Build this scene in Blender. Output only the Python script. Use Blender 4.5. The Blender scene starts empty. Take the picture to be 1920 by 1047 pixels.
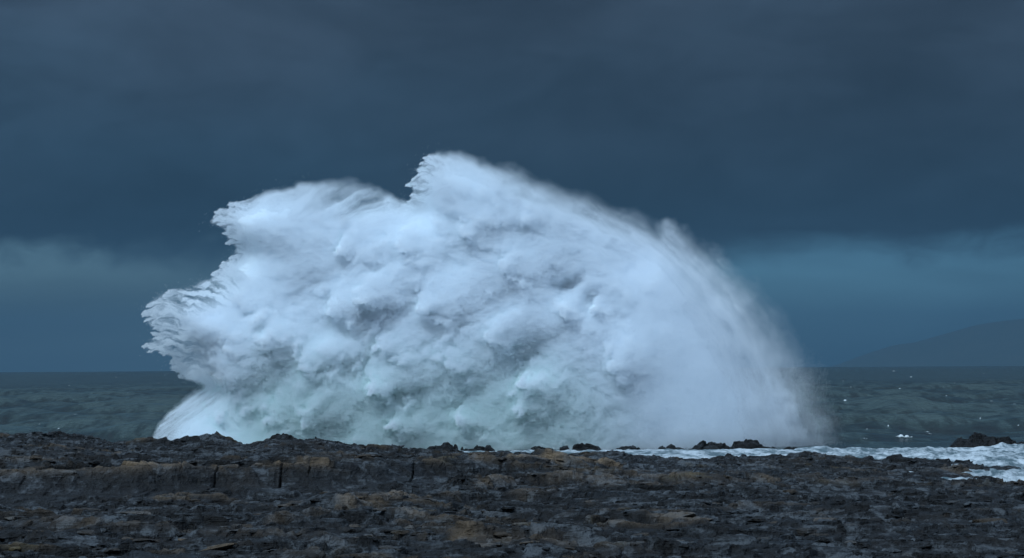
import bpy, bmesh, math, random
import numpy as np
from mathutils import Matrix, Vector

# ------------------------------------------------------------------ camera, sky, sun, exposure
S = bpy.context.scene
COL = S.collection
R = math.radians
CAM_Z = 8.0
HFOV = R(24.0)
FPX = 960.0 / math.tan(HFOV / 2)                 # focal length in pixels of a 1920 wide frame
PITCH = math.atan(161.5 / FPX)
ROLL = -math.atan(12.0 / 1920.0)
CAM_M = Matrix.Rotation(R(90) + PITCH, 3, 'X') @ Matrix.Rotation(ROLL, 3, 'Z')

cam_d = bpy.data.cameras.new('camera')
cam_d.sensor_width = 36.0
cam_d.angle = HFOV
cam_d.clip_start = 0.5
cam_d.clip_end = 200000.0
cam = bpy.data.objects.new('camera', cam_d)
cam.location = (0, 0, CAM_Z)
cam.rotation_euler = CAM_M.to_euler()
COL.objects.link(cam)
S.camera = cam

SUN_EL, SUN_AZ = R(55.0), R(222.0)               # azimuth clockwise from +Y: behind the camera, a little to its left
SUN_DIR = Vector((math.sin(SUN_AZ) * math.cos(SUN_EL), math.cos(SUN_AZ) * math.cos(SUN_EL), math.sin(SUN_EL)))
sun_d = bpy.data.lights.new('sun', 'SUN')
sun_d.energy = 1.5
sun_d.angle = R(24)
sun_d.color = (0.68, 0.86, 1.0)
sun = bpy.data.objects.new('sun', sun_d)
sun.rotation_euler = SUN_DIR.to_track_quat('Z', 'Y').to_euler()
COL.objects.link(sun)

S.view_settings.view_transform = 'Standard'
S.view_settings.look = 'None'
S.view_settings.exposure = 1.12
S.view_settings.gamma = 1.0
S.view_settings.use_curve_mapping = False
S.render.engine = 'CYCLES'
S.cycles.use_denoising = True
S.cycles.max_bounces = 10
S.cycles.diffuse_bounces = 9
S.cycles.glossy_bounces = 2
S.cycles.transmission_bounces = 2
S.cycles.volume_bounces = 0
S.cycles.transparent_max_bounces = 8


def srgb(r, g, b):
    f = lambda c: c / 12.92 if c <= 0.04045 else ((c + 0.055) / 1.055) ** 2.4
    return (f(r / 255), f(g / 255), f(b / 255), 1.0)


class NT:
    """small node tree writer"""
    def __init__(self, tree):
        self.t = tree
        tree.nodes.clear()

    def n(self, kind, **kw):
        nd = self.t.nodes.new(kind)
        for k, v in kw.items():
            setattr(nd, k, v)
        return nd

    def put(self, sock, v):
        if hasattr(v, 'is_output'):
            self.t.links.new(v, sock)
        else:
            sock.default_value = v

    def math(self, op, a, b=0.0, c=0.0, clamp=False):
        nd = self.n('ShaderNodeMath', operation=op, use_clamp=clamp)
        for i, v in enumerate((a, b, c)):
            self.put(nd.inputs[i], v)
        return nd.outputs[0]

    def mix(self, f, a, b, blend='MIX'):
        nd = self.n('ShaderNodeMix', data_type='RGBA', blend_type=blend)
        self.put(nd.inputs[0], f)
        self.put(nd.inputs[6], a)
        self.put(nd.inputs[7], b)
        return nd.outputs[2]

    def smooth(self, v, a, b, c=0.0, d=1.0):
        nd = self.n('ShaderNodeMapRange', interpolation_type='SMOOTHSTEP')
        for i, x in enumerate((v, a, b, c, d)):
            self.put(nd.inputs[i], x)
        return nd.outputs[0]

    def noise(self, vec, scale, detail=4.0, rough=0.55, dist=0.0):
        nd = self.n('ShaderNodeTexNoise')
        self.put(nd.inputs['Vector'], vec)
        nd.inputs['Scale'].default_value = scale
        nd.inputs['Detail'].default_value = detail
        nd.inputs['Roughness'].default_value = rough
        nd.inputs['Distortion'].default_value = dist
        return nd.outputs[0]

    def scale(self, vec, s, loc=(0, 0, 0)):
        nd = self.n('ShaderNodeMapping')
        self.put(nd.inputs['Vector'], vec)
        nd.inputs['Scale'].default_value = s
        nd.inputs['Location'].default_value = loc
        return nd.outputs[0]

    def ramp(self, f, stops):
        nd = self.n('ShaderNodeValToRGB')
        el = nd.color_ramp.elements
        while len(el) < len(stops):
            el.new(0.5)
        for e, (p, c) in zip(el, stops):
            e.position = p
            e.color = c
        self.put(nd.inputs[0], f)
        return nd.outputs[0]


def build_world():
    w = bpy.data.worlds.new('World')
    S.world = w
    w.use_nodes = True
    k = NT(w.node_tree)
    tc = k.n('ShaderNodeTexCoord').outputs['Generated']
    z = k.n('ShaderNodeSeparateXYZ')
    k.put(z.inputs[0], tc)
    xdir = z.outputs[0]
    z = z.outputs[2]
    sky = k.n('ShaderNodeTexSky', sky_type='NISHITA', sun_disc=False)
    sky.sun_elevation = SUN_EL
    sky.sun_rotation = SUN_AZ
    # light filtered by the storm cloud: the clear band under the cloud base
    clear = k.mix(1.0, sky.outputs[0], (0.048, 0.105, 0.150, 1), 'MULTIPLY')
    clear = k.mix(0.5, clear, (0.030, 0.085, 0.160, 1))
    n0 = k.noise(k.scale(tc, (5.0, 5.0, 26.0)), 1.0, 3.0, 0.5, 0.3)
    band = k.smooth(n0, 0.3, 0.75, 0.72, 1.35)
    clear = k.mix(1.0, clear, band, 'MULTIPLY')
    hb = k.noise(k.scale(tc, (3.0, 3.0, 4.0), (3.1, 0.2, 0.9)), 1.0, 2.0, 0.5)
    clear = k.mix(1.0, clear, k.mix(k.smooth(k.math('MULTIPLY_ADD', hb, 0.2, xdir), 0.0, 0.2), (0.46, 0.36, 0.345, 1), (0.335, 0.355, 0.40, 1)), 'MULTIPLY')
    # cloud deck
    n1 = k.noise(k.scale(tc, (3.2, 3.2, 11.0), (2.1, 0.3, 0.7)), 1.0, 4.0, 0.5, 0.4)
    n2 = k.noise(k.scale(tc, (13.0, 13.0, 34.0), (0.4, 1.9, 3.3)), 1.0, 5.0, 0.5, 0.6)
    edge = k.math('MULTIPLY_ADD', n1, 0.034, -0.017)
    n3 = k.noise(k.scale(tc, (46.0, 46.0, 70.0), (5.4, 2.9, 0.3)), 1.0, 5.0, 0.55, 0.8)
    edge = k.math('MULTIPLY_ADD', n2, 0.030, k.math('SUBTRACT', edge, 0.015))
    edge = k.math('MULTIPLY_ADD', n3, 0.012, k.math('SUBTRACT', edge, 0.006))
    zc = k.math('ADD', z, edge)
    mask = k.smooth(zc, 0.038, 0.056)
    deck = k.ramp(z, [(0.0, (0.008, 0.021, 0.036, 1)), (0.06, (0.0078, 0.020, 0.036, 1)),
                      (0.15, (0.0195, 0.036, 0.060, 1)), (0.35, (0.060, 0.092, 0.140, 1)),
                      (1.0, (0.27, 0.37, 0.51, 1))])
    # slate grey and blue parts of the cloud
    hue = k.noise(k.scale(tc, (2.4, 2.4, 6.0), (7.7, 4.1, 1.2)), 1.0, 3.0, 0.5, 0.5)
    deck = k.mix(1.0, deck, k.mix(k.smooth(hue, 0.35, 0.65), (0.94, 0.98, 0.95, 1), (1.10, 0.96, 0.90, 1)), 'MULTIPLY')
    n6 = k.noise(k.scale(tc, (9.0, 9.0, 4.0), (1.3, 8.2, 0.1)), 1.0, 3.0, 0.5, 0.3)
    m1 = k.math('MULTIPLY', k.smooth(n1, 0.25, 0.75, 0.78, 1.18), k.smooth(n6, 0.3, 0.7, 0.93, 1.07))
    m2 = k.math('MULTIPLY', k.smooth(n2, 0.25, 0.75, 0.80, 1.20), k.smooth(n3, 0.25, 0.75, 0.95, 1.06))
    deck = k.mix(1.0, deck, k.math('MULTIPLY', m1, m2), 'MULTIPLY')
    col = k.mix(mask, clear, deck)
    bg = k.n('ShaderNodeBackground')
    k.put(bg.inputs[0], col)
    bg.inputs[1].default_value = 0.86
    out = k.n('ShaderNodeOutputWorld')
    k.t.links.new(bg.outputs[0], out.inputs[0])


build_world()

# ------------------------------------------------------------------ helpers
rng = np.random.default_rng(7)


def unproj(px, py, D):
    """a point of the photograph at distance D along +Y"""
    px = np.asarray(px, float); py = np.asarray(py, float)
    c = np.stack([(px - 960) / FPX, -(py - 523.5) / FPX, -np.ones_like(px + py)], -1)
    w = c @ np.array(CAM_M).T
    t = (np.asarray(D, float) / w[..., 1])[..., None]
    p = w * t
    p[..., 2] += CAM_Z
    return p


def proj_px(x, D):
    """horizontal pixel of a ground point (camera roll neglected)"""
    return 960 + FPX * x / D


def hash2(ix, iy, seed):
    h = (ix.astype(np.int64) * 374761393 + iy.astype(np.int64) * 668265263 + seed * 1274126177) & 0xffffffff
    h = ((h ^ (h >> 13)) * 1274126177) & 0xffffffff
    h = ((h ^ (h >> 16)) * 2246822519) & 0xffffffff
    return (h ^ (h >> 15)) & 0xffffffff


def perlin(x, y, seed=0):
    xi = np.floor(x).astype(np.int64); yi = np.floor(y).astype(np.int64)
    xf = x - xi; yf = y - yi
    u = xf * xf * xf * (xf * (xf * 6 - 15) + 10)
    v = yf * yf * yf * (yf * (yf * 6 - 15) + 10)

    def g(ax, ay, dx, dy):
        a = hash2(ax, ay, seed) * (2 * math.pi / 4294967296.0)
        return np.cos(a) * dx + np.sin(a) * dy
    n00 = g(xi, yi, xf, yf); n10 = g(xi + 1, yi, xf - 1, yf)
    n01 = g(xi, yi + 1, xf, yf - 1); n11 = g(xi + 1, yi + 1, xf - 1, yf - 1)
    a = n00 + u * (n10 - n00); b = n01 + u * (n11 - n01)
    return (a + v * (b - a)) * 1.5


def fbm(x, y, octv=5, seed=0, gain=0.5, lac=2.03):
    s = 0.0; a = 1.0; f = 1.0
    for o in range(octv):
        s = s + a * perlin(x * f + 17.3 * o, y * f - 9.1 * o, seed + o)
        a *= gain; f *= lac
    return s


def plates(x, y, cell, amp, tilt, seed, crack=0.0, sharp=26.0, tone=False):
    """broken, tilted slabs of rock: a piecewise planar height"""
    x = x / cell; y = y / cell
    xi = np.floor(x).astype(np.int64); yi = np.floor(y).astype(np.int64)
    cells = []
    f1 = np.full(x.shape, 9.0); f2 = np.full(x.shape, 9.0)
    for ox in (-1, 0, 1):
        for oy in (-1, 0, 1):
            h = hash2(xi + ox, yi + oy, seed)
            dx = x - (xi + ox + 0.5 + 0.95 * ((h & 0xffff) / 65535.0 - 0.5))
            dy = y - (yi + oy + 0.5 + 0.95 * ((h >> 16) / 65535.0 - 0.5))
            d = np.sqrt(dx * dx + dy * dy)
            f2 = np.where(d < f1, f1, np.minimum(f2, d)); f1 = np.minimum(f1, d)
            g = hash2(xi + ox, yi + oy, seed + 101)
            hh = ((g & 0x3ff) / 1023.0 - 0.5) * amp + ((((g >> 10) & 0x3ff) / 1023.0 - 0.5) * dx + (((g >> 20) & 0x3ff) / 1023.0 - 0.5) * dy) * cell * tilt * 2
            cells.append((d, hh, (h & 0xfff) / 4095.0))
    num = 0.0; den = 0.0; tn = 0.0
    for d, hh, t in cells:
        w = np.exp(-sharp * (d - f1))
        num = num + w * hh; den = den + w; tn = tn + w * t
    h = num / den
    if crack:
        h = h - crack * np.clip(1 - (f2 - f1) / 0.12, 0, 1)
    if tone:
        return h, tn / den
    return h


def sstep(v, a, b):
    t = np.clip((v - a) / (b - a), 0, 1)
    return t * t * (3 - 2 * t)


def mesh_from(name, verts, faces, mats=(), attrs=None, smooth=False):
    me = bpy.data.meshes.new(name)
    verts = np.asarray(verts, np.float32)
    me.vertices.add(len(verts))
    me.vertices.foreach_set('co', verts.ravel())
    if len(faces):
        faces = np.asarray(faces, np.int32)
        k = faces.shape[1]
        me.loops.add(faces.size)
        me.loops.foreach_set('vertex_index', faces.ravel())
        me.polygons.add(len(faces))
        me.polygons.foreach_set('loop_start', np.arange(0, faces.size, k, dtype=np.int32))
        me.polygons.foreach_set('use_smooth', np.full(len(faces), smooth))
    for an, av in (attrs or {}).items():
        at = me.attributes.new(an, 'FLOAT', 'POINT')
        at.data.foreach_set('value', np.asarray(av, np.float32).ravel())
    me.update(calc_edges=True)
    for m in mats:
        me.materials.append(m)
    return me


def grid_faces(nr, nc, keep=None):
    i = np.arange(nr * nc).reshape(nr, nc)
    f = np.stack([i[:-1, :-1], i[:-1, 1:], i[1:, 1:], i[1:, :-1]], -1).reshape(-1, 4)
    if keep is not None:
        k = (keep[:-1, :-1] & keep[:-1, 1:] & keep[1:, 1:] & keep[1:, :-1]).ravel()
        f = f[k]
    return f


def link(name, me, parent=None, label=None, cat=None, group=None, kind=None):
    o = bpy.data.objects.new(name, me)
    COL.objects.link(o)
    if parent is not None:
        o.parent = parent
    for key, v in (('label', label), ('category', cat), ('group', group), ('kind', kind)):
        if v:
            o[key] = v
    return o


def angles(dense_deg, n, far_deg, m):
    a = np.linspace(-dense_deg, dense_deg, n)
    t = np.linspace(0, 1, m + 1)[1:] ** 1.6
    b = dense_deg + (far_deg - dense_deg) * t
    return np.radians(np.concatenate([-b[::-1], a, b]))


# ------------------------------------------------------------------ materials
def mat(name):
    m = bpy.data.materials.new(name)
    m.use_nodes = True
    return m, NT(m.node_tree)


def finish(k, shader, disp=None, volume=None):
    out = k.n('ShaderNodeOutputMaterial')
    if shader is not None:
        k.t.links.new(shader, out.inputs['Surface'])
    if volume is not None:
        k.t.links.new(volume, out.inputs['Volume'])


def principled(k, color, rough, normal=None, spec=0.5, ior=None):
    p = k.n('ShaderNodeBsdfPrincipled')
    k.put(p.inputs['Base Color'], color)
    k.put(p.inputs['Roughness'], rough)
    k.put(p.inputs['Specular IOR Level'], spec)
    if ior:
        p.inputs['IOR'].default_value = ior
    if normal is not None:
        k.put(p.inputs['Normal'], normal)
    return p.outputs[0]


def bump(k, height, strength, dist):
    b = k.n('ShaderNodeBump')
    k.put(b.inputs['Height'], height)
    b.inputs['Strength'].default_value = strength
    b.inputs['Distance'].default_value = dist
    return b.outputs[0]


def attr(k, name):
    return k.n('ShaderNodeAttribute', attribute_name=name).outputs['Fac']


def rock_material(name, with_attr):
    m, k = mat(name)
    pos = k.n('ShaderNodeNewGeometry').outputs['Position']
    big = k.noise(pos, 0.16, 4, 0.6, 0.4)
    mid = k.noise(k.scale(pos, (0.55, 0.45, 5.5)), 1.1, 5, 0.62, 0.5)
    fine = k.noise(k.scale(pos, (1, 0.6, 1.6)), 7.0, 6, 0.68)
    tone = k.math('MULTIPLY_ADD', mid, 0.65, 0.0)
    if with_attr:
        tone = k.math('ADD', tone, k.math('MULTIPLY', attr(k, 'tone'), 0.62))
    else:
        tone = k.math('ADD', tone, 0.24)
    flake = k.noise(k.scale(pos, (2.3, 0.95, 2.0)), 1.0, 3, 0.55, 0.4)
    tone = k.math('MULTIPLY_ADD', fine, 0.62, k.math('SUBTRACT', tone, 0.29))
    tone = k.math('MULTIPLY_ADD', flake, 0.55, k.math('SUBTRACT', tone, 0.275))
    base = k.ramp(tone, [(0.45, (0.0007, 0.0008, 0.0010, 1)), (0.60, (0.0026, 0.0030, 0.0037, 1)),
                         (0.72, (0.0115, 0.0137, 0.0163, 1)), (0.86, (0.062, 0.071, 0.081, 1))])
    brown = k.mix(fine, (0.0045, 0.0034, 0.0026, 1), (0.026, 0.0175, 0.011, 1))
    base = k.mix(k.smooth(big, 0.52, 0.74, 0.0, 0.38), base, brown)
    base = k.mix(k.smooth(fine, 0.50, 0.75, 0.0, 0.45), base, (0.006, 0.007, 0.009, 1))
    if with_attr:
        tan = k.mix(fine, (0.035, 0.024, 0.015, 1), (0.25, 0.178, 0.112, 1))
        moss = k.mix(fine, (0.07, 0.055, 0.014, 1), (0.17, 0.135, 0.035, 1))
        tan = k.mix(k.smooth(k.noise(pos, 0.35, 3), 0.55, 0.7, 0.0, 0.6), tan, moss)
        ta = k.math('MULTIPLY', attr(k, 'tan'), k.smooth(mid, 0.22, 0.50))
        base = k.mix(ta, base, tan)
    rough = k.smooth(big, 0.3, 0.7, 0.36, 0.58)
    h = k.math('MULTIPLY_ADD', fine, 0.4, k.math('MULTIPLY_ADD', flake, 1.8, mid))
    finish(k, principled(k, base, rough, bump(k, h, 1.0, 0.22), 0.2))
    return m


M_ROCK = rock_material('shelf_rock', True)
M_REEF = rock_material('reef_rock', False)


def water_material():
    m, k = mat('storm_sea')
    pos = k.n('ShaderNodeNewGeometry').outputs['Position']
    n1 = k.noise(k.scale(pos, (0.30, 0.20, 0.3)), 1.0, 6, 0.62, 0.3)
    n2 = k.noise(k.scale(pos, (1.1, 0.8, 1.0)), 1.0, 5, 0.6)
    n3 = k.noise(k.scale(pos, (0.012, 0.006, 0.02)), 1.0, 4, 0.55)
    # pale and dark streaks in the colour stand in for shading of the chop
    n4 = k.noise(k.scale(pos, (0.40, 0.075, 0.3)), 1.0, 7, 0.72, 0.4)
    n5 = k.noise(k.scale(pos, (0.035, 0.0035, 0.05)), 1.0, 5, 0.6, 0.6)
    chop_shade = k.math('MULTIPLY_ADD', n5, 0.4, k.math('MULTIPLY_ADD', n4, 1.25, -0.02))
    chop_shade = k.math('MULTIPLY_ADD', attr(k, 'crest'), 0.16, chop_shade)  # crests painted paler, as thin water letting light through
    col = k.ramp(chop_shade, [(0.64, (0.0010, 0.0050, 0.0052, 1)), (0.80, (0.0070, 0.0205, 0.0200, 1)), (0.99, (0.046, 0.078, 0.077, 1))])
    col = k.mix(k.math('MULTIPLY', n3, 0.4), col, (0.006, 0.020, 0.020, 1))
    fo = k.math('ADD', attr(k, 'foam'), k.math('MULTIPLY_ADD', n2, 0.75, -0.375))
    fmask = k.smooth(fo, 0.34, 0.74)
    h = k.math('MULTIPLY_ADD', n2, 0.30, n1)
    wat = principled(k, col, 0.18, bump(k, h, 1.0, 1.3), 0.5, 1.333)
    foam = principled(k, (0.60, 0.66, 0.69, 1), 0.8, bump(k, n2, 0.6, 0.15), 0.2)
    mx = k.n('ShaderNodeMixShader')
    k.put(mx.inputs[0], fmask)
    k.t.links.new(wat, mx.inputs[1])
    k.t.links.new(foam, mx.inputs[2])
    finish(k, mx.outputs[0])
    return m


def foam_material():
    m, k = mat('churned_foam')
    pos = k.n('ShaderNodeNewGeometry').outputs['Position']
    n1 = k.noise(k.scale(pos, (0.55, 0.16, 0.5)), 1.0, 5, 0.62, 0.7)
    n2 = k.noise(k.scale(pos, (2.6, 0.9, 2.0)), 1.0, 5, 0.6, 0.5)
    f = k.math('MULTIPLY_ADD', n2, 0.45, n1)
    f = k.math('ADD', f, attr(k, 'foam'))
    water = (0.06, 0.10, 0.12, 1)
    col = k.mix(k.smooth(f, 0.60, 0.92), water, (0.47, 0.53, 0.58, 1))
    finish(k, principled(k, col, 0.6, bump(k, f, 0.8, 0.3), 0.3))
    return m


def hill_material():
    m, k = mat('hill_heath')
    pos = k.n('ShaderNodeNewGeometry').outputs['Position']
    n = k.noise(pos, 0.0018, 6, 0.6)
    finish(k, principled(k, k.mix(n, (0.035, 0.045, 0.03, 1), (0.07, 0.07, 0.045, 1)), 0.95, None, 0.1))
    return m


def spray_material():
    m, k = mat('sea_spray')
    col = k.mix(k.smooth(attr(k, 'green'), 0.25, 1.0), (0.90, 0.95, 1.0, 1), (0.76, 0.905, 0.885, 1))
    d = k.n('ShaderNodeBsdfDiffuse')
    k.put(d.inputs[0], col)
    t = k.n('ShaderNodeBsdfTranslucent')
    k.put(t.inputs[0], col)
    mx = k.n('ShaderNodeMixShader')
    mx.inputs[0].default_value = 0.35
    k.t.links.new(d.outputs[0], mx.inputs[1])
    k.t.links.new(t.outputs[0], mx.inputs[2])
    finish(k, mx.outputs[0])
    return m


def core_material():
    m, k = mat('aerated_water')
    pos = k.n('ShaderNodeNewGeometry').outputs['Position']
    n = k.noise(k.scale(pos, (0.5, 0.5, 0.9)), 1.0, 6, 0.65, 0.4)
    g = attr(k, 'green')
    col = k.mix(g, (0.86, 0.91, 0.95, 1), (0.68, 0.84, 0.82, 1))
    finish(k, principled(k, col, 0.9, bump(k, n, 0.6, 0.5), 0.1))
    return m


# ------------------------------------------------------------------ sea
EARTH = 6.4e6


def build_sea():
    rows = np.concatenate([[-400, 20, 100, 140], 1 / np.linspace(1 / 150.0, 1 / 1600.0, 440), np.geomspace(1650, 50000, 90)])
    ang = angles(14, 620, 60, 22)
    D, A = np.meshgrid(rows, ang, indexing='ij')
    X = np.maximum(D, 150.0) * np.tan(A)
    gap = np.repeat(np.gradient(rows)[:, None], X.shape[1], 1)
    Y = D
    r2 = X * X + Y * Y
    rr = np.random.default_rng(3)
    Z = np.zeros_like(X)
    fade = np.exp(-np.clip(D - 250, 0, None) / 9000.0)
    for i in range(56):
        lam = 9.0 * 8.0 ** rr.uniform(0, 1)
        th = rr.normal(R(255), R(42))
        amp = 0.0060 * lam * (1 if lam < 26 else 26 / lam)
        kk = 2 * math.pi / lam
        ph = kk * (X * math.cos(th) + Y * math.sin(th)) + rr.uniform(0, 6.28)
        # what the mesh rows can no longer carry is left to the bump
        res = sstep(lam / np.maximum(gap, 0.3), 2.0, 5.0)
        Z += amp * res * (1 - 2 * np.abs(np.sin(ph * 0.5)) ** 1.0 + 0.27 + 0.35 * np.cos(ph))
    Z *= 0.82
    near = sstep(D, 222, 300)
    Z = Z * (0.12 + 0.88 * near)
    gust = fbm(X / 90, Y / 160, 3, 5)
    foam = sstep(Z + gust * 0.4, 2.3, 3.2) * 0.45
    caps = [(1690, 820, 34, 1.0), (1560, 788, 20, .75), (1590, 788, 14, .7), (1627, 790, 16, .8), (1815, 780, 22, .8),
            (1731, 779, 8, .7), (1548, 693, 10, .8), (1825, 713, 16, .8), (1880, 711, 9, .7), (1755, 697, 10, .55),
            (115, 718, 14, .75), (42, 751, 20, .8), (66, 714, 9, .7), (1908, 773, 22, .8), (1840, 793, 16, .6),
            (1625, 826, 60, .50), (1560, 824, 50, .48), (1738, 810, 14, .55), (120, 797, 40, .42), (1650, 733, 9, .5),
            (1596, 732, 10, .5), (1690, 735, 9, .5), (230, 706, 12, .6), (1770, 745, 14, .5)]
    for _ in range(230):
        side = rr.uniform()
        cx = rr.uniform(-350, 330) if side < .42 else rr.uniform(1575, 2300)
        caps.append((cx, 691 - 12 * cx / 1920 + 9 + 122 * rr.uniform() ** 1.4, rr.uniform(3.5, 10), rr.uniform(.66, 1.0)))
    for px, py, w, s in caps:
        hy = 691 - 12 * px / 1920
        Dc = CAM_Z * FPX / max(py - hy, 2.2)
        xc = (px - 960) / FPX * Dc
        ww = 0.55 * w * Dc / FPX
        sl = rr.uniform(-.5, .5)
        lw = 0.004 * Dc + 0.5
        j = np.nonzero(np.abs(rows - Dc) < 3 * lw + ww)[0]; i = np.nonzero(np.abs(np.tan(ang) * Dc - xc) < 3 * ww + 4)[0]
        if len(j) < 1 or len(i) < 1:
            continue
        b = (slice(j[0], j[-1] + 1), slice(i[0], i[-1] + 1))
        Xb, Yb = X[b], Y[b]
        g = np.exp(-((Xb - xc) / ww) ** 2 - ((Yb - Dc + sl * (Xb - xc)) / lw) ** 2)
        g = g * np.clip(0.72 + 1.1 * fbm((Xb - xc) / (0.32 * ww), Yb / lw, 3, int(w * 7) + 5), 0, 1.3)
        Z[b] += g * 0.35 * min(1.0, ww)
        foam[b] = np.maximum(foam[b], g * s)
    Z0 = Z.copy()
    Z = np.where(D < 140, 0, Z) - r2 / (2 * EARTH)
    me = mesh_from('sea', np.stack([X, Y, Z], -1).reshape(-1, 3), grid_faces(*X.shape), [water_material()],
                   {'foam': foam, 'crest': np.clip(Z0 / 1.2, -1, 1.5) * (D > 240)}, True)
    link('sea', me, label='dark teal storm sea with scattered whitecaps reaching the horizon', cat='sea', kind='structure')


build_sea()


# ------------------------------------------------------------------ far hill
def build_hill():
    D0 = 43000.0
    prof = [(1500, 694), (1560, 690), (1600, 679), (1640, 663), (1690, 646), (1735, 640), (1790, 623), (1840, 608),
            (1880, 602), (1920, 598), (2010, 590), (2120, 596), (2260, 618), (2400, 650), (2600, 700)]
    px = np.linspace(1500, 2600, 260)
    py = np.interp(px, *zip(*prof))
    for _ in range(6):
        py[1:-1] = 0.25 * py[:-2] + 0.5 * py[1:-1] + 0.25 * py[2:]
    crest = unproj(px, py, D0)
    t = np.linspace(-1, 1, 60)
    H = crest[:, 2][:, None]
    shape = np.cos(t * math.pi / 2)[None, :] ** 0.9
    X = np.repeat(crest[:, 0][:, None], 60, 1)
    Y = D0 + t[None, :] * 6000 + 0 * X
    base = -330.0
    n = fbm(X / 1600, Y / 1600, 5, 77)
    Z = base + (H - base) * shape + n * 50 * (1 - np.abs(t)[None, :]) * np.abs(t)[None, :] * 3
    me = mesh_from('hill', np.stack([X, Y, Z], -1).reshape(-1, 3), grid_faces(*X.shape), [hill_material()], None, True)
    link('hill', me, label='long hazy blue hill beyond the sea at the horizon', cat='hill', kind='structure')


build_hill()

# ------------------------------------------------------------------ rock shelf
SKY_X = [-400, 0, 60, 110, 170, 215, 235, 280, 330, 352, 400, 440, 470, 498, 520, 560, 620, 650, 700, 750, 800, 900,
         1000, 1100, 1200, 1290, 1420, 1500, 1560, 1620, 1700, 1760, 1830, 1880, 1920, 2300]
SKY_Y = [812, 815, 818, 821, 827, 836, 834, 829, 832, 826, 824, 833, 836, 828, 825, 828, 831, 837, 845, 849, 850, 851,
         852, 853, 854, 857, 861, 862, 866, 871, 875, 879, 886, 890, 892, 900]
LIP_X = [-400, 0, 180, 350, 560, 700, 800, 900, 1000, 1150, 1300, 1500, 2300]
LIP_D = [111, 113, 115, 116, 119, 122, 125, 129, 132, 136, 140, 146, 160]
CREST_D = 183.0


def shelf_base(X, D):
    """broad form of the shelf and how much tan weathering each place carries"""
    px = proj_px(X, D)
    wob = fbm(X / 9, D / 14, 4, 31)
    sy = np.interp(px, SKY_X, SKY_Y)
    hy = 691 - 12 * px / 1920
    zc = CAM_Z - (sy - hy) * CREST_D / FPX
    lipD = np.interp(px, LIP_X, LIP_D) + wob * 1.6
    f = 1 - sstep(px, 900, 1350)                            # the scarp dies out to the right
    # in front of the scarp: a nearly level basin rising towards the viewer
    zn = 1.75 + 0.35 * sstep(110 - D, 0, 40) + 0.10 * wob
    # right side: one smooth fall from the foreground to the water
    zr = 2.15 + (zc - 2.15) * sstep(D, 84, CREST_D) ** 0.9
    ziplip = np.interp(px, [0, 560, 1000, 1300], [3.22, 3.22, 2.95, 2.3])
    t = np.clip((D - lipD) / (CREST_D - lipD), 0, 1)
    behind = ziplip + (zc - ziplip) * t ** 0.8 - 0.28 * np.sin(np.pi * np.clip(t, 0, 1)) * 0.6
    run = 7.0
    s = np.clip((D - (lipD - run)) / run, 0, 1)
    front = zn + (ziplip - zn) * (0.55 * s + 0.45 * sstep(s, 0.55, 1.0))
    zl = np.where(D < lipD, front, behind)
    z = zr + (zl - zr) * f
    tan = np.exp(-((D - lipD - 0.3) / 0.95) ** 2) * (1 - 0.85 * sstep(px, 1150, 1400))
    # diagonal broken lip across the middle ground
    dl = np.interp(px, [380, 560, 700, 850, 1000, 1240, 1400, 1800], [88, 94, 102, 112, 124, 127, 131, 140]) + wob * 2.2
    dm = sstep(px, 420, 640) * (1 - sstep(px, 1330, 1800))
    z = z + 0.42 * dm * sstep(D, dl - 2.2, dl) * (1 - sstep(D, dl + 4, dl + 9))
    tan = np.maximum(tan, 0.6 * dm * np.exp(-((D - dl) / 1.5) ** 2))
    # a low lip near the frame's lower edge
    dl2 = np.interp(px, [0, 300, 600, 1000, 1300], [92, 86, 80, 78, 76]) + wob * 2.0
    m2 = (1 - sstep(px, 1000, 1400))
    z = z + 0.22 * m2 * sstep(D, dl2 - 1.5, dl2) * (1 - sstep(D, dl2 + 3, dl2 + 6))
    tan = np.maximum(tan, 0.35 * m2 * np.exp(-((D - dl2) / 1.0) ** 2))
    patch = fbm(X / 5, D / 9, 4, 44)
    tan = tan * sstep(patch, -0.75, -0.05) + 0.25 * sstep(patch, 0.55, 0.95)
    tan = np.maximum(tan, 0.35 * sstep(patch, 0.0, 0.5) * sstep(px, 1300, 1500) * np.exp(-((D - 165) / 9) ** 2))
    # smooth slab of the scarp face
    slab = f * np.exp(-((D - (lipD - 3.2)) / 2.6) ** 2) * (1 - sstep(px, 620, 1000))
    # seaward drop
    z = np.where(D > CREST_D, zc - (D - CREST_D) * 0.42, z)
    return z, tan, slab, lipD, px


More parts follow.
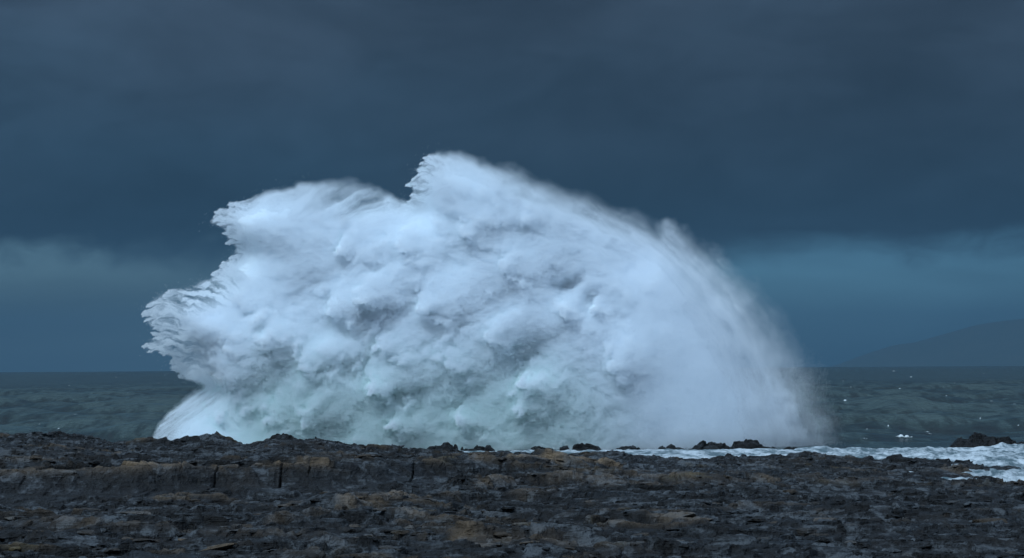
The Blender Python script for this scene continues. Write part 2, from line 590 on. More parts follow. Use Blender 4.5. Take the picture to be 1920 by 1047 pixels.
def shelf_height(X, D):
    z, tan, slab, lipD, px = shelf_base(X, D)
    wx = X + 0.7 * fbm(X / 2.4, D / 2.6, 2, 8)
    wy = D + 0.8 * fbm(X / 2.6, D / 2.2, 2, 9)
    rough = 1 - 0.6 * slab
    h = plates(wx, wy, 5.2, 0.36, 0.05, 11, 0.05, 40)
    h2, t2 = plates(wx * 0.62 + 0.15 * wy, wy * 0.50, 1.25, 0.34, 0.10, 12, 0.10, 36, True)
    h3, t3 = plates(wx * 0.75 - 0.12 * wy, wy * 0.42, 0.60, 0.24, 0.26, 13, 0.08, 26, True)
    h4, t4 = plates(wx * 0.80, wy * 0.5, 0.32, 0.09, 0.26, 14, 0.02, 16, True)
    h = h + h2 + h3 + h4 + 0.03 * fbm(X / 0.6, D / 0.5, 3, 15)
    tone = 0.22 * t2 + 0.42 * t3 + 0.36 * t4
    hum = fbm(X / 4.0, D / 7.0, 3, 51)
    # long low ledges of the bedding
    q = D / 6.5 + 1.3 * fbm(X / 26, D / 16, 3, 81) + 0.10 * fbm(X / 2.5, D / 3, 2, 82) + 0.012 * X
    fq = q - np.floor(q)
    amp = (0.34 - 0.20 * sstep(px, 900, 1500)) * (1 - slab) * (0.4 + 0.9 * hash2(np.floor(q), np.floor(q) * 0, 5) / 4294967296.0)
    z = z + amp * np.where(fq < 0.07, fq / 0.07, 1 - (fq - 0.07) / 0.93)
    led = np.exp(-((fq - 0.10) / 0.055) ** 2) * sstep(fbm(X / 7, D / 20, 3, 83), 0.0, 0.5) * (1 - 0.6 * sstep(px, 1250, 1600))
    tan = np.maximum(tan, 0.45 * led)
    z = z + h * rough * (0.62 + 0.35 * sstep(hum, -0.4, 0.6))
    far = sstep(D, lipD + 6, CREST_D - 8) * (1 - sstep(px, 800, 1250))
    z = z + far * 0.34 * plates(wx * 0.6, wy * 0.5, 2.6, 1.0, 0.1, 61)
    # open vertical joints through the scarp
    for cx, d0, d1, w in ((408, -4.6, 0.1, .032), (530, -4.4, 0.4, .040), (773, -4.5, 0.4, .034), (582, -1.2, 0.4, .028)):
        xc = (cx - 960) / FPX * np.interp(px, LIP_X, LIP_D) * (1 + 0 * D) + 0.03 * np.sin(D * 2.1 + cx)
        cut = np.exp(-((X - xc) / w) ** 2) * sstep(D, lipD + d0 - .3, lipD + d0) * (1 - sstep(D, lipD + d1, lipD + d1 + .3))
        z = z - 0.35 * cut
        tan = tan * (1 - np.clip(cut * 2, 0, 1))
    tone = tone + (0.46 - tone) * np.clip(slab * 0.75, 0, 1)
    tan = tan * sstep(h, -0.35, 0.25)
    z = z + (0.32 * sstep(px, 1280, 1520) + 0.26 * sstep(px, 1600, 1760) + 0.08 * sstep(px, 820, 900) + 0.20 * sstep(px, 930, 1060) - 0.32 * sstep(px, 640, 820)) * sstep(D, 150, 175) * (D < CREST_D + 6)
    return z, tan, tone


def build_shelf():
    near = np.array([-120, -40, -10, 10, 25, 40, 52, 60, 66])
    rows = np.concatenate([near, np.linspace(70, 122, 380), np.linspace(122.2, 187, 270), np.linspace(188, 215, 14)])
    ang = angles(13.6, 1120, 70, 16)
    D, A = np.meshgrid(rows, ang, indexing='ij')
    X = np.maximum(D, 66.0) * np.tan(A)
    De = np.maximum(D, 66.0)
    z, tan, tone = shelf_height(X, De)
    # the bank the viewer stands on
    z = z + 4.2 * sstep(60 - D, 0, 55)
    me = mesh_from('rock_shelf', np.stack([X, D, z], -1).reshape(-1, 3), grid_faces(*X.shape), [M_ROCK], {'tan': tan, 'tone': tone}, False)
    return link('rock_shelf', me, label='dark broken limestone shelf with tan lichened ledges filling the foreground',
                cat='rock shelf', kind='structure')


SHELF = build_shelf()


# ------------------------------------------------------------------ loose stones on the shelf
def stone_mesh(seed, sx, sy, sz):
    rr = random.Random(seed)
    bm = bmesh.new()
    for _ in range(18):
        v = Vector((rr.gauss(0, 1), rr.gauss(0, 1), rr.gauss(0, 1))).normalized()
        m = max(abs(v.x), abs(v.y), abs(v.z)) ** 0.7
        bm.verts.new((v.x / m * sx, v.y / m * sy, v.z / m * sz))
    r = bmesh.ops.convex_hull(bm, input=bm.verts)
    bmesh.ops.delete(bm, geom=list({g for g in r['geom_interior'] + r['geom_unused'] if isinstance(g, bmesh.types.BMVert)}), context='VERTS')
    bmesh.ops.triangulate(bm, faces=bm.faces)
    me = bpy.data.meshes.new('stone')
    bm.to_mesh(me)
    bm.free()
    me.attributes.new('tan', 'FLOAT', 'POINT')
    rv = np.random.default_rng(seed).uniform(0, 1)
    me.attributes['tan'].data.foreach_set('value', np.full(len(me.vertices), 0.75 * rv ** 3, np.float32))
    at = me.attributes.new('tone', 'FLOAT', 'POINT')
    at.data.foreach_set('value', np.full(len(me.vertices), 0.25 + 0.5 * ((seed * 0.377) % 1.0), np.float32))
    me.materials.append(M_ROCK)
    return me


def build_stones():
    rr = np.random.default_rng(21)
    kinds = [stone_mesh(300 + i, rr.uniform(.34, .62), rr.uniform(.3, .55), rr.uniform(.07, .17)) for i in range(16)]
    # the 300 that show largest
    D = 71 + 50 * rr.uniform(0, 1, 300) ** 1.25
    px = rr.uniform(-60, 1980, 300)
    lip = np.interp(px, LIP_X, LIP_D)
    onface = (px < 950) & (D > lip - 8) & (D < lip + 2)
    D = np.where(onface, 71 + 26 * rr.uniform(0, 1, 300), D)
    X = (px - 960) / FPX * D
    z = shelf_height(X, D)[0]
    for i in range(300):
        s = rr.uniform(0.45, 1.05)
        o = link('stone', kinds[i % 16], SHELF)
        o.location = (X[i], D[i], z[i] - 0.05)
        o.rotation_euler = (rr.normal(0, .07), rr.normal(0, .07), rr.uniform(0, 6.28))
        o.scale = (s * rr.uniform(.8, 1.3), s, s * rr.uniform(.7, 1.3))
    # the rest, joined
    n = 4500
    D = 70 + 115 * rr.uniform(0, 1, n) ** 0.9
    px = rr.uniform(-250, 2170, n)
    X = (px - 960) / FPX * D
    lip = np.interp(px, LIP_X, LIP_D)
    onface = (px < 900) & (D > lip - 6.5) & (D < lip + 1)
    D = np.where(onface, lip + 4 + 50 * rr.uniform(0, 1, n), D)
    X = (px - 960) / FPX * D
    z, tan, _ = shelf_height(X, D)
    vs, fs, ts, tn, off = [], [], [], [], 0
    data = []
    for me in kinds:
        v = np.empty(len(me.vertices) * 3, np.float32); me.vertices.foreach_get('co', v)
        f = np.empty(len(me.polygons) * 3, np.int32); me.loops.foreach_get('vertex_index', f)
        data.append((v.reshape(-1, 3), f.reshape(-1, 3)))
    for i in range(n):
        v, f = data[i % 16]
        s = rr.uniform(0.2, 0.6)
        a = rr.uniform(0, 6.28)
        M = Matrix.LocRotScale((X[i], D[i], z[i] - 0.04), Matrix.Rotation(a, 3, 'Z') @ Matrix.Rotation(rr.normal(0, .09), 3, 'X'),
                               (s * rr.uniform(.8, 1.4), s, s * rr.uniform(.8, 1.6)))
        m = np.array(M)
        vs.append(v @ m[:3, :3].T + m[:3, 3]); fs.append(f + off); off += len(v)
        ts.append(np.full(len(v), min(1, tan[i] * 1.1))); tn.append(np.full(len(v), rr.uniform(.2, .8)))
    me = mesh_from('rubble', np.concatenate(vs), np.concatenate(fs), [M_ROCK], {'tan': np.concatenate(ts), 'tone': np.concatenate(tn)})
    link('rubble', me, SHELF, kind='stuff')


build_stones()


# ------------------------------------------------------------------ reef rocks on the skyline
def reef_rock(name, prof, D0, depth, seed, label, cat='rock'):
    prof = np.array(prof, float)
    x0, x1 = prof[0, 0], prof[-1, 0]
    nx = int(max(26, (x1 - x0) * 0.75)); ny = 26
    px = np.linspace(x0, x1, nx)
    py = np.interp(px, prof[:, 0], prof[:, 1])
    top = unproj(px, py - 2.0, D0)
    t = np.linspace(-1, 1, ny)
    X = np.repeat(top[:, 0][:, None], ny, 1)
    Y = D0 + t[None, :] * depth + 0 * X
    cx = X.mean()
    base = -0.9
    shp = np.clip(1 - np.abs(t) ** 2.4, 0, 1)[None, :] ** 0.7
    e = np.minimum(1, np.minimum(px - x0, x1 - px) / max(3.0, 0.05 * (x1 - x0)))[:, None]
    H = (top[:, 2][:, None] - base)
    wx = X + 0.3 * fbm(X, Y, 2, seed)
    blocks = plates(wx, Y, 1.25, 0.62, 0.16, seed, 0.15) + plates(wx, Y, 0.5, 0.22, 0.3, seed + 3)
    Z = base + H * shp * (0.35 + 0.65 * e) + (blocks - 0.02) * np.minimum(1, H / 1.5) * shp
    v = np.stack([X - cx, Y - D0, Z], -1).reshape(-1, 3)
    f = grid_faces(nx, ny)
    # underside
    nb = len(v)
    b = v.copy(); b[:, 2] = base - 0.3
    v = np.concatenate([v, b])
    fb = f[:, ::-1] + nb
    i = np.arange(nx * ny).reshape(nx, ny)
    ring = np.concatenate([i[:, 0], i[-1, 1:], i[-2::-1, -1], i[0, -2:0:-1]])
    rn = np.roll(ring, -1)
    side = np.stack([ring, ring + nb, rn + nb, rn], -1)
    me = mesh_from(name, v, np.concatenate([f, fb, side]), [M_REEF])
    o = link(name, me, label=label, cat=cat, group='dark reef rocks along the surf line')
    o.location = (cx, D0, 0)
    return o


REEF = [
    ([(796, 850), (800, 841), (806, 835), (822, 836), (838, 833), (846, 838), (856, 840), (862, 850)], 216, 1.6,
     'dark blocky rock standing alone left of the gap under the spray centre'),
    ([(860, 850), (870, 841), (888, 838), (900, 838), (908, 842), (922, 842), (932, 850)], 217, 1.4,
     'low dark rock just right of the lone blocky rock under the spray'),
    ([(988, 851), (996, 845), (1012, 843), (1024, 842), (1040, 845), (1046, 851)], 217, 1.2,
     'thin flat dark rock in foam left of the square block'),
    ([(1046, 851), (1049, 839), (1054, 835), (1064, 836), (1069, 843), (1074, 851)], 216, 1.0,
     'small square dark block of rock standing on the skyline'),
    ([(1070, 851), (1075, 840), (1082, 837), (1094, 838), (1108, 841), (1122, 844), (1130, 851)], 218, 1.4,
     'low flat-topped dark rock just right of the small square block'),
    ([(1136, 852), (1150, 843), (1166, 839), (1182, 841), (1198, 844), (1206, 852)], 217, 1.4,
     'low rounded dark rock halfway between the square block and the tall reef'),
    ([(1222, 855), (1236, 845), (1258, 840), (1276, 843), (1296, 847), (1312, 855)], 219, 1.5,
     'low dark rock with foam before it, next left of the tall reef'),
    ([(1292, 853), (1304, 843), (1318, 835), (1334, 832), (1348, 834), (1362, 834), (1376, 838), (1384, 853)], 219, 1.8,
     'flat-topped dark reef rock, shorter left half of the tall reef'),
    ([(1368, 853), (1376, 834), (1392, 832), (1398, 827), (1412, 828), (1428, 833), (1446, 840), (1458, 846), (1464, 854)], 220, 1.8,
     'tallest stepped dark reef rock at the foot of the spray right side'),
    ([(1458, 856), (1474, 846), (1490, 843), (1510, 846), (1536, 850), (1546, 857)], 219, 1.6,
     'low dark rock in foam just right of the tall reef'),
    ([(1538, 856), (1552, 847), (1566, 845), (1580, 848), (1600, 851), (1608, 856)], 220, 1.4,
     'small dark rock in foam where the spray curtain ends'),
    ([(1650, 855), (1668, 848), (1700, 846), (1736, 848), (1770, 850), (1790, 855)], 224, 1.3,
     'long thin dark reef rock at the far edge of the foam'),
    ([(1742, 858), (1776, 848), (1790, 834), (1800, 824), (1822, 821), (1846, 823), (1866, 830), (1888, 827), (1902, 832), (1930, 834), (1980, 840), (2040, 858)],
     222, 2.8, 'large humped dark rock beyond the white foam by the right edge'),
]
for i, (prof, D0, dep, lab) in enumerate(REEF):
    reef_rock('reef_rock', prof, D0, dep, 500 + 7 * i, lab)


# ------------------------------------------------------------------ churned foam between shelf and reef
def build_foam():
    rows = np.linspace(156, 233, 165)
    ang = np.radians(np.linspace(-6, 17, 420))
    D, A = np.meshgrid(rows, ang, indexing='ij')
    X = D * np.tan(A)
    px = proj_px(X, D)
    n = fbm(X / 3.2, D / 5, 4, 90)
    Z = 0.34 + 0.30 * n * sstep(px, 1200, 1500) + 0.10 * fbm(X / .9, D / 1.2, 3, 91)
    Z += 0.45 * sstep(px, 1820, 1900) * np.exp(-((D - 217) / 3) ** 2) * (1 + n)
    Z -= 1.6 * sstep(D + 1.5 * n, 216, 222)
    Z -= 2.0 * (1 - sstep(D, 156, 160))
    fo = 0.03 + 0 * D
    me = mesh_from('surf_foam', np.stack([X, D, Z], -1).reshape(-1, 3), grid_faces(*X.shape), [foam_material()], {'foam': fo}, True)
    link('surf_foam', me, label='white churning foam washing between the rock shelf and the outer reef', cat='foam', kind='stuff')


build_foam()


# ------------------------------------------------------------------ the breaking wave
DW = 243.0
U0, U1, V0, V1 = 200, 1660, 230, 880
MPX = DW / FPX                                   # metres per photo pixel at the wave

# outline: x, y, softness of the edge in pixels
OUT = [(279, 832, 3), (290, 806, 5), (306, 780, 7), (326, 757, 9), (350, 738, 10), (376, 724, 8), (362, 717, 4), (346, 712, 3),
       (334, 698, 3), (318, 692, 3), (326, 672, 3), (304, 662, 3), (272, 652, 3), (282, 636, 3), (296, 622, 4), (276, 606, 4),
       (272, 598, 4), (284, 582, 4), (270, 574, 5), (290, 556, 6), (320, 545, 8), (352, 536, 8), (392, 524, 5), (414, 506, 4), (420, 490, 4), (436, 478, 4),
       (442, 466, 3), (430, 456, 3), (424, 444, 3), (420, 430, 3), (404, 422, 3), (391, 416, 3), (408, 400, 5), (448, 379, 7),
       (498, 358, 9), (548, 349, 8), (552, 342, 6), (600, 336, 14), (660, 340, 18), (715, 353, 18), (756, 372, 10), (768, 374, 3), (772, 360, 3),
       (768, 343, 3), (784, 330, 3), (778, 318, 3), (792, 306, 3), (800, 289, 3), (822, 284, 8), (880, 293, 16), (950, 308, 26), (1010, 333, 30), (1070, 362, 34),
       (1130, 388, 34), (1190, 408, 34), (1236, 424, 30), (1248, 410, 10), (1262, 414, 16), (1290, 444, 34), (1336, 484, 42), (1386, 532, 46), (1432, 588, 54),
       (1472, 648, 60), (1508, 705, 64), (1538, 770, 66), (1556, 880, 66), (279, 880, 3)]

HEADS = [  # tips of the big billows: x, y, direction, length, half width, height in metres
    (610, 590, -.8, .6, 300, 62, 3.4), (668, 573, -.85, .5, 260, 42, 2.6), (778, 578, -.9, .45, 280, 52, 3.0),
    (622, 466, -1, .25, 260, 55, 3.0), (684, 742, -.75, .65, 300, 70, 3.6), (724, 802, -.9, .4, 230, 40, 2.4),
    (848, 795, -.9, .4, 240, 44, 2.6), (960, 772, -.9, .4, 200, 40, 2.2), (976, 728, -.8, .6, 200, 40, 2.6),
    (912, 640, -.9, .4, 220, 46, 2.4), (1042, 588, -.9, .35, 180, 38, 2.2), (1112, 585, -.8, .5, 160, 30, 2.0),
    (396, 417, -1, .1, 420, 60, 2.4), (772, 345, -1, .0, 420, 90, 4.2), (272, 602, -1, .1, 300, 60, 3.0),
    (346, 712, -.95, .3, 300, 52, 2.2), (274, 652, -1, .2, 260, 34, 2.4), (740, 470, -.9, .4, 260, 46, 2.2),
    (860, 440, -.95, .2, 260, 46, 2.2), (935, 505, -.9, .4, 240, 44, 2.2), (560, 690, -.8, .6, 220, 50, 2.2),
    (500, 800, -.7, .7, 230, 50, 2.0), (560, 800, -.8, .6, 220, 44, 2.2), (700, 655, -.8, .5, 220, 44, 2.4),
    (1130, 430, -1, .1, 220, 36, 2.0), (1140, 690, -.9, .4, 200, 50, 1.6), (430, 560, -.95, .2, 260, 55, 2.2),
    (420, 660, -.9, .4, 240, 40, 1.8), (395, 705, -.9, .4, 240, 34, 2.0), (480, 640, -.9, .4, 240, 40, 1.2),
    (345, 770, -.5, .9, 160, 30, 1.2), (400, 790, -.5, .9, 160, 30, 1.2), (450, 770, -.5, .9, 150, 30, 1.2),
    (980, 420, -1, .1, 260, 44, 1.8), (830, 690, -.85, .5, 240, 48, 2.4)]
HOLLOWS = [(1060, 528, 28, 4.0), (1118, 568, 34, 4.5), (588, 545, 60, 2.6), (625, 615, 40, 3.0), (985, 672, 44, 3.2), (885, 752, 60, 3.0),
           (770, 622, 70, 2.4), (690, 690, 40, 2.4), (600, 812, 50, 2.2), (760, 760, 40, 2.0), (700, 375, 45, 2.0), (640, 395, 40, 1.5),
           (1010, 440, 30, 1.2), (520, 580, 60, 1.5), (880, 650, 40, 1.6), (1200, 480, 30, 1.5)]


def bil(a, u, v, step):
    """bilinear look-up in a coarse map"""
    x = np.clip((u - U0) / step, 0, a.shape[1] - 1.001); y = np.clip((v - V0) / step, 0, a.shape[0] - 1.001)
    xi = x.astype(int); yi = y.astype(int); fx = x - xi; fy = y - yi
    return (a[yi, xi] * (1 - fx) + a[yi, xi + 1] * fx) * (1 - fy) + (a[yi + 1, xi] * (1 - fx) + a[yi + 1, xi + 1] * fx) * fy


def outline_maps(step=4):
    u = np.arange(U0, U1 + step, step, float); v = np.arange(V0, V1 + step, step, float)
    U, V = np.meshgrid(u, v)
    best = np.full(U.shape, 1e9); soft = np.zeros(U.shape); inside = np.zeros(U.shape, bool)
    wsum = np.zeros(U.shape); ssum = np.zeros(U.shape)
    n = len(OUT)
    for i in range(n):
        ax, ay, aw = OUT[i]; bx, by, bw = OUT[(i + 1) % n]
        c = ((ay > V) != (by > V)) & (U < (bx - ax) * (V - ay) / (by - ay + 1e-9) + ax)
        inside ^= c
        if ay >= 879 and by >= 879:
            continue
        dx, dy = bx - ax, by - ay
        t = np.clip(((U - ax) * dx + (V - ay) * dy) / (dx * dx + dy * dy), 0, 1)
        d = np.hypot(U - ax - t * dx, V - ay - t * dy)
        best = np.minimum(best, d)
        w = math.hypot(dx, dy) / (d + 4) ** 3
        wsum += w; ssum += w * (aw + (bw - aw) * t)
    return np.where(inside, best, -best), ssum / wsum


def build_wave():
    rr = np.random.default_rng(11)
    sd4, so4 = outline_maps()
    u = np.arange(U0, U1, 1.0); v = np.arange(V0, V1, 1.0)
    U, V = np.meshgrid(u, v)
    w1x = fbm(U / 60, V / 60, 5, 201, 0.55); w1y = fbm(U / 60, V / 60, 5, 211, 0.55)
    soft = bil(so4, U, V, 4)
    kw = np.clip(soft / 12, 0.35, 1.6)
    sd = bil(sd4, U + 7 * w1x * kw, V + 5 * w1y * kw, 4)
    Al = sstep(sd, -(0.35 + 0.35 * sstep(soft, 20, 50)) * soft, 1.15 * soft + 1)
    # streaks drawn out along the arcs of the flight, thin the soft edges
    ang = np.arctan2(V - 900, U - 900)
    rad = np.hypot(V - 900, U - 900)
    streak = fbm(ang * 4 + w1x * .15, rad / 22 + w1y * .3, 4, 221, 0.52)
    fall = fbm((U - 0.30 * (V - 700)) / 20 + w1x * .5, V / 170 + w1y * .2, 4, 223, 0.5)
    streak = streak + (0.75 * fall - streak) * sstep(U, 1380, 1470) * sstep(V, 600, 700)
    thin = sstep(soft, 6, 30) * (1 - sstep(sd, soft * 0.6, soft * 3.2))
    Al = Al * (1 - thin * np.clip(0.18 - 0.24 * streak, 0, 0.5))
    veil = np.exp(-((U - 670) / 115) ** 2 - ((V - 372) / 34) ** 2)
    Al = Al * (1 - veil * np.clip(0.55 - 0.5 * streak, 0, 0.8))

    comb = (1 - sstep(sd, 18, 78)) * (1 - sstep(U, 400, 520)) * sstep(V, 505, 540) * (1 - sstep(V, 650, 720))
    comb = np.maximum(comb, 0.9 * (1 - sstep(sd, 6, 46)) * np.exp(-((U - 800) / 50) ** 2 - ((V - 340) / 50) ** 2))
    comb = np.maximum(comb, 0.8 * (1 - sstep(sd, 4, 30)) * (1 - sstep(U, 440, 520)) * (1 - sstep(V, 490, 520)))
    tooth = fbm(U / 46 + w1x * .3, (V - 0.25 * U) / 13 + w1y * .9, 5, 225, .6)
    Al = Al * (1 - comb * np.clip(0.42 - 0.9 * tooth, 0, 0.9))
    rise = fbm((U * .62 + V * .78) / 9 + w1x * .4, (V * .62 - U * .78) / 90, 4, 227, .55)   # filaments of the low left jet
    lowl = (1 - sstep(sd, 8, 70)) * (1 - sstep(U, 400, 470)) * sstep(V, 722, 745)
    Al = Al * (1 - lowl * np.clip(0.20 - 0.42 * rise, 0, 0.6))
    # thickness towards the viewer
    sdc = np.clip(sd, 0, None)
    P = 9.0 * (1 - np.exp(-sdc / 120)) + 2.2 * (1 - np.exp(-sdc / 14))
    P += 1.5 * np.exp(-((U - 820) / 330) ** 2 - ((V - 640) / 150) ** 2)
    P += 7.5 * np.clip((V - 380) / 480, 0, 1.1) * (1 - np.exp(-sdc / 60))          # the fan is thickest at its foot
    P += 2.6 * np.exp(-((U - 405) / 62) ** 2 - ((V - 716) / 38) ** 2)
    for hx, hy, hr, hd in HOLLOWS:
        P -= 0.66 * hd * np.exp(-(((U - hx + 14 * w1x) / (hr * 1.15)) ** 2 + ((V - hy + 12 * w1y) / (hr * .8)) ** 2))
    calm = 1 - 0.72 * sstep(U, 1120, 1330)
    WU = U + 8 * w1x + 5 * fbm(U / 16, V / 16, 4, 231, .6); WV = V + 8 * w1y + 5 * fbm(U / 16, V / 16, 4, 241, .6)

    SU = 0.5 * (U + WU); SV = 0.5 * (V + WV)

    def scale(hx, hy, dx, dy, L, W, h, straight=False):
        q = math.hypot(dx, dy); dx /= q; dy /= q
        pad = W + 24
        ex, ey = hx - dx * L, hy - dy * L
        i0 = int(max(0, min(hx, ex) - pad - U0)); i1 = int(min(U.shape[1], max(hx, ex) + pad - U0))
        j0 = int(max(0, min(hy, ey) - pad - V0)); j1 = int(min(U.shape[0], max(hy, ey) + pad - V0))
        if i1 <= i0 or j1 <= j0:
            return None
        du = (SU if straight else WU)[j0:j1, i0:i1] - hx; dv = (SV if straight else WV)[j0:j1, i0:i1] - hy
        s = -(du * dx + dv * dy) / L
        t = (-du * dy + dv * dx) / W
        w = np.clip(s * (L / W) * 0.75, 1e-4, 1) ** 0.72 * (1 - 0.25 * np.clip(s, 0, 1))
        q2 = np.clip(1 - (t / w) ** 2, 0, 1)
        g = np.where((s > 0) & (s < 1), np.clip(1 - s, 0, 1) ** 1.5 * q2 ** 0.6, 0)
        return (slice(j0, j1), slice(i0, i1)), g * h

    for h in HEADS:
        r = scale(*h)
        P[r[0]] += r[1] * 0.74
        q = math.hypot(h[2], h[3]); dx, dy = h[2] / q, h[3] / q
        for k in range(int(8 + h[5] / 4)):           # small tips along the front of the billow
            t = rr.uniform(-1, 1); b = (1 - math.sqrt(1 - min(.98, t * t))) * h[5] * 0.9
            x = h[0] - dx * (b - rr.uniform(-10, 9)) - dy * t * h[5]; y = h[1] - dy * (b - rr.uniform(-10, 9)) + dx * t * h[5]
            a = math.atan2(dy, dx) + rr.normal(0, .3)
            L = rr.uniform(16, 60)
            r = scale(x, y, math.cos(a), math.sin(a), L, L * rr.uniform(.14, .26), rr.uniform(.3, .8))
            if r:
                P[r[0]] += r[1]
    for n, L0, L1, asp, hh in ((80, 110, 220, .17, .42), (240, 50, 110, .17, .24), (1300, 18, 44, .24, .18), (3200, 8, 19, .30, .11)):
        cu = rr.uniform(240, 1540, n); cv = rr.uniform(280, 860, n)
        for i in range(n):
            x, y = cu[i], cv[i]
            dy = 0.12 + 0.5 * float(sstep(np.array(x), 500, 950)) - 0.35 * float(sstep(np.array(480 - y), 0, 150))
            a = math.atan2(dy, -1.0) + rr.normal(0, .35)
            L = rr.uniform(L0, L1)
            r = scale(x, y, math.cos(a), math.sin(a), L, L * asp * rr.uniform(.7, 1.4), hh * rr.uniform(.5, 1.4))
            if r is None:
                continue
            P[r[0]] += r[1] * calm[r[0]]
    flow = fbm((U * .92 + V * .38) / 46 + w1x * .5, (V * .92 - U * .38) / 17 + w1y * .5, 5, 251, .55)
    P += 0.24 * flow * (0.35 + 0.65 * calm)
    # feathered streaks trailing up and away from the tips
    ft = 0.42 + 0.18 * sstep(V, 400, 700) - 0.5 * sstep(430 - V, -40, 80)
    al = U * np.cos(ft) - V * np.sin(ft); ac = U * np.sin(ft) + V * np.cos(ft)
    feather = fbm(al / 95 + w1x * .35, ac / 12 + w1y * .9, 5, 261, .58)
    P += 0.19 * feather * calm * sstep(sd, 4, 40)

    # ragged fingers thrown ahead of the left edges
    edges = [(i, OUT[i], OUT[i + 1]) for i in range(len(OUT) - 1) if OUT[i][2] <= 6 and OUT[i][1] < 715 and OUT[i][0] < 830]
    for _, a, b in edges:
        for k in range(int(max(2, math.hypot(a[0] - b[0], a[1] - b[1]) / 5))):
            t = rr.uniform()
            x = a[0] + (b[0] - a[0]) * t - rr.uniform(-16, 13); y = a[1] + (b[1] - a[1]) * t + rr.normal(0, 3)
            L = rr.uniform(20, 70) if x < 700 else rr.uniform(18, 44)
            an = math.atan2(rr.normal(0.18, .16), -1)
            tail = bil(sd4, np.array([x - math.cos(an) * L]), np.array([y - math.sin(an) * L]), 4)[0]
            r = scale(x, y, math.cos(an), math.sin(an), L, rr.uniform(2, 5.5), 1.0, True)
            if r is None or tail < 4:
                continue
            Al[r[0]] = np.maximum(Al[r[0]], np.clip(r[1] ** 0.45, 0, .86))
    for k in range(26):                              # feathered crest fingers
        t = rr.uniform()
        x = 400 + 160 * t; y = 412 - 70 * t + rr.normal(4, 5)
        L = rr.uniform(30, 80)
        if bil(sd4, np.array([x + .93 * L]), np.array([y - .36 * L]), 4)[0] < 6:
            continue
        r = scale(x, y, -.93, .36, L, rr.uniform(2, 5), 1.0, True)
        Al[r[0]] = np.maximum(Al[r[0]], np.clip(r[1] * 1.1, 0, .8))

    base = unproj(np.array([900.]), np.array([852.]), DW)[0]
    root = bpy.data.objects.new('breaking_wave', None)
    root.location = (base[0], DW, 0)
    COL.objects.link(root)
    root['label'] = 'huge white burst of breaking wave spray towering behind the rock shelf'
    root['category'] = 'wave'

    # --- core of aerated water
    st = 3
    Pc = P[::st, ::st]; Uc = U[::st, ::st]; Vc = V[::st, ::st]; Ac = Al[::st, ::st]; sc = sd[::st, ::st]; sf = soft[::st, ::st]
    # blur a little
    Pb = Pc.copy()
    for _ in range(1):
        Pb[1:-1, 1:-1] = (Pb[1:-1, 1:-1] * 2 + Pb[:-2, 1:-1] + Pb[2:, 1:-1] + Pb[1:-1, :-2] + Pb[1:-1, 2:]) / 6
    keep = (sc > 7 + 1.5 * sf) & (Ac > 0.93)
    keep &= (np.roll(keep, 2, 0) & np.roll(keep, -2, 0) & np.roll(keep, 2, 1) & np.roll(keep, -2, 1))
    sunk = 0.7 + 2.0 * np.exp(-np.clip(sc - 7 - 1.5 * sf, 0, None) / 20)
    pts = unproj(Uc, Vc, DW - Pb + sunk)
    pts -= np.array(root.location)
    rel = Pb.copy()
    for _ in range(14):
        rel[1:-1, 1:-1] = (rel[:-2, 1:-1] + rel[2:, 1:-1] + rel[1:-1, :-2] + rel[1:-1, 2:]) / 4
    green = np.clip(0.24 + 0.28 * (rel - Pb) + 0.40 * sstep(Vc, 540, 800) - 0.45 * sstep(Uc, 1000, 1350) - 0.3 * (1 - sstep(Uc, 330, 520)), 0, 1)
    f = grid_faces(*Uc.shape, keep=keep)
    used = np.unique(f)
    remap = np.full(Uc.size, -1, np.int64); remap[used] = np.arange(len(used))
    vf = pts.reshape(-1, 3)[used]
    f = remap[f]
    # back of the core: a smooth far side
    back = unproj(Uc, Vc, DW + 1.5 + 5.0 * (1 - np.exp(-np.clip(sc, 0, None) / 120)))
    back -= np.array(root.location)
    vb = back.reshape(-1, 3)[used]
    fb = f[:, ::-1] + len(used)
    e = np.concatenate([f[:, [0, 1]], f[:, [1, 2]], f[:, [2, 3]], f[:, [3, 0]]])
    key = np.sort(e, 1); key = key[:, 0] * 10_000_000 + key[:, 1]
    _, idx, cnt = np.unique(key, return_index=True, return_counts=True)
    be = e[idx[cnt == 1]]
    side = np.stack([be[:, 1], be[:, 0], be[:, 0] + len(used), be[:, 1] + len(used)], -1)
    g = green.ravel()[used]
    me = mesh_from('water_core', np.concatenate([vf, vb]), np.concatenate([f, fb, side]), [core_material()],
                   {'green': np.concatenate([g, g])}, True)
    link('water_core', me, root)

    # --- spray: droplets, each a small sphere
    coreA = np.repeat(np.repeat(keep, st, 0), st, 1)[:Al.shape[0], :Al.shape[1]]
    tau = -np.log(1 - np.clip(Al, 0, 0.935))
    tau = np.where(coreA, np.minimum(tau, 2.2), tau)
    rad_px = np.where(coreA, 0.27, 0.15)
    dens = tau / (math.pi * rad_px ** 2)
    cnt = np.floor(dens + rr.uniform(0, 1, dens.shape)).astype(int)
    jj, ii = np.nonzero(cnt)
    rep = cnt[jj, ii]
    jj = np.repeat(jj, rep); ii = np.repeat(ii, rep)
    N = len(jj)
    pu = U0 + ii + rr.uniform(0, 1, N); pv = V0 + jj + rr.uniform(0, 1, N)
    pp = P[jj, ii]
    fuzz = 0.32 + 1.5 * (1 - calm[jj, ii])
    dep = fuzz * (rr.exponential(1.0, N) - 0.7 * rr.exponential(1.0, N))
    veil = rr.uniform(0, 1, N) < 0.13                  # fine mist hanging in front of the billows
    dep = np.where(veil, -rr.uniform(0, 1, N) ** 1.5 * 4.5, dep)
    edge = 1 - sstep(sd[jj, ii], 10, 60)
    dep = dep + edge * rr.uniform(0, 1, N) * (1.0 + 0.8 * pp)
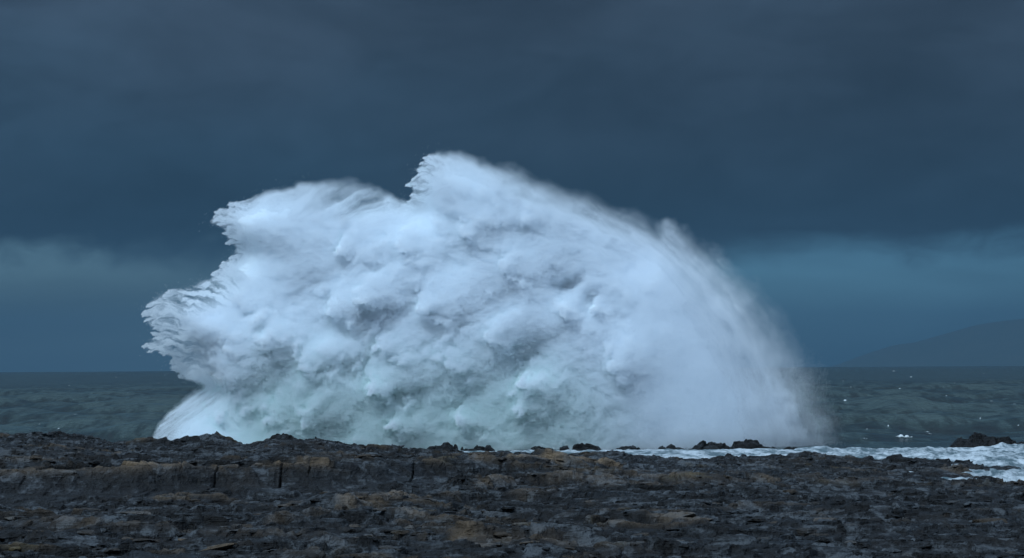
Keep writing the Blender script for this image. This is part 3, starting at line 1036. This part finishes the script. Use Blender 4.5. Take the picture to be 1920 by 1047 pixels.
    pos = unproj(pu, pv, DW - pp + dep) - np.array(root.location)
    radius = MPX * rad_px[jj, ii] * rr.uniform(0.7, 1.3, N)
    # loose drops flung ahead of the ragged edges
    ring = (sd < 0) & (sd > -46) & (soft < 11) & (V < 720)
    rj, ri = np.nonzero(ring)
    pk = rr.uniform(0, 1, len(rj)) < 0.08 * np.exp(sd[rj, ri] / 6.0)
    rj, ri = rj[pk], ri[pk]
    n2 = len(rj)
    loose = unproj(U0 + ri + rr.uniform(0, 1, n2), V0 + rj + rr.uniform(0, 1, n2), DW - rr.uniform(0, 4, n2)) - np.array(root.location)
    pos = np.concatenate([pos, loose]); radius = np.concatenate([radius, MPX * (0.16 + 0.3 * rr.uniform(0, 1, n2) ** 3)])
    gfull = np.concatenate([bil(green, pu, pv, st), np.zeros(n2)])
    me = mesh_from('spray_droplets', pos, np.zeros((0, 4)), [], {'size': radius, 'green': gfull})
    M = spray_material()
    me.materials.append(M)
    o = link('spray_droplets', me, root, kind='stuff')
    ng = bpy.data.node_groups.new('droplets', 'GeometryNodeTree')
    ng.interface.new_socket('Geometry', in_out='INPUT', socket_type='NodeSocketGeometry')
    ng.interface.new_socket('Geometry', in_out='OUTPUT', socket_type='NodeSocketGeometry')
    gi = ng.nodes.new('NodeGroupInput'); go = ng.nodes.new('NodeGroupOutput')
    mp = ng.nodes.new('GeometryNodeMeshToPoints')
    na = ng.nodes.new('GeometryNodeInputNamedAttribute'); na.data_type = 'FLOAT'; na.inputs['Name'].default_value = 'size'
    sm = ng.nodes.new('GeometryNodeSetMaterial'); sm.inputs['Material'].default_value = M
    L = ng.links.new
    L(gi.outputs[0], mp.inputs['Mesh']); L(na.outputs[0], mp.inputs['Radius'])
    L(mp.outputs[0], sm.inputs['Geometry']); L(sm.outputs[0], go.inputs[0])
    md = o.modifiers.new('droplets', 'NODES')
    md.node_group = ng
    print('droplets', N)


build_wave()


# ------------------------------------------------------------------ haze
def build_haze():
    m, k = mat('sea_air')
    vol = k.n('ShaderNodeVolumePrincipled')
    vol.inputs['Color'].default_value = (0.125, 0.262, 0.392, 1)
    vol.inputs['Density'].default_value = 3.6e-5
    vol.inputs['Anisotropy'].default_value = 0.0
    finish(k, None, volume=vol.outputs[0])
    bm = bmesh.new()
    bmesh.ops.create_cube(bm, size=1.0)
    me = bpy.data.meshes.new('haze')
    bm.to_mesh(me); bm.free()
    me.materials.append(m)
    o = link('haze', me, label='thin blue sea haze over the whole view', cat='haze', kind='stuff')
    zlo, zhi = -860.0, 1080.0
    o.location = (0, 0, (zlo + zhi) / 2)
    o.scale = (190000, 104000, zhi - zlo)


build_haze()
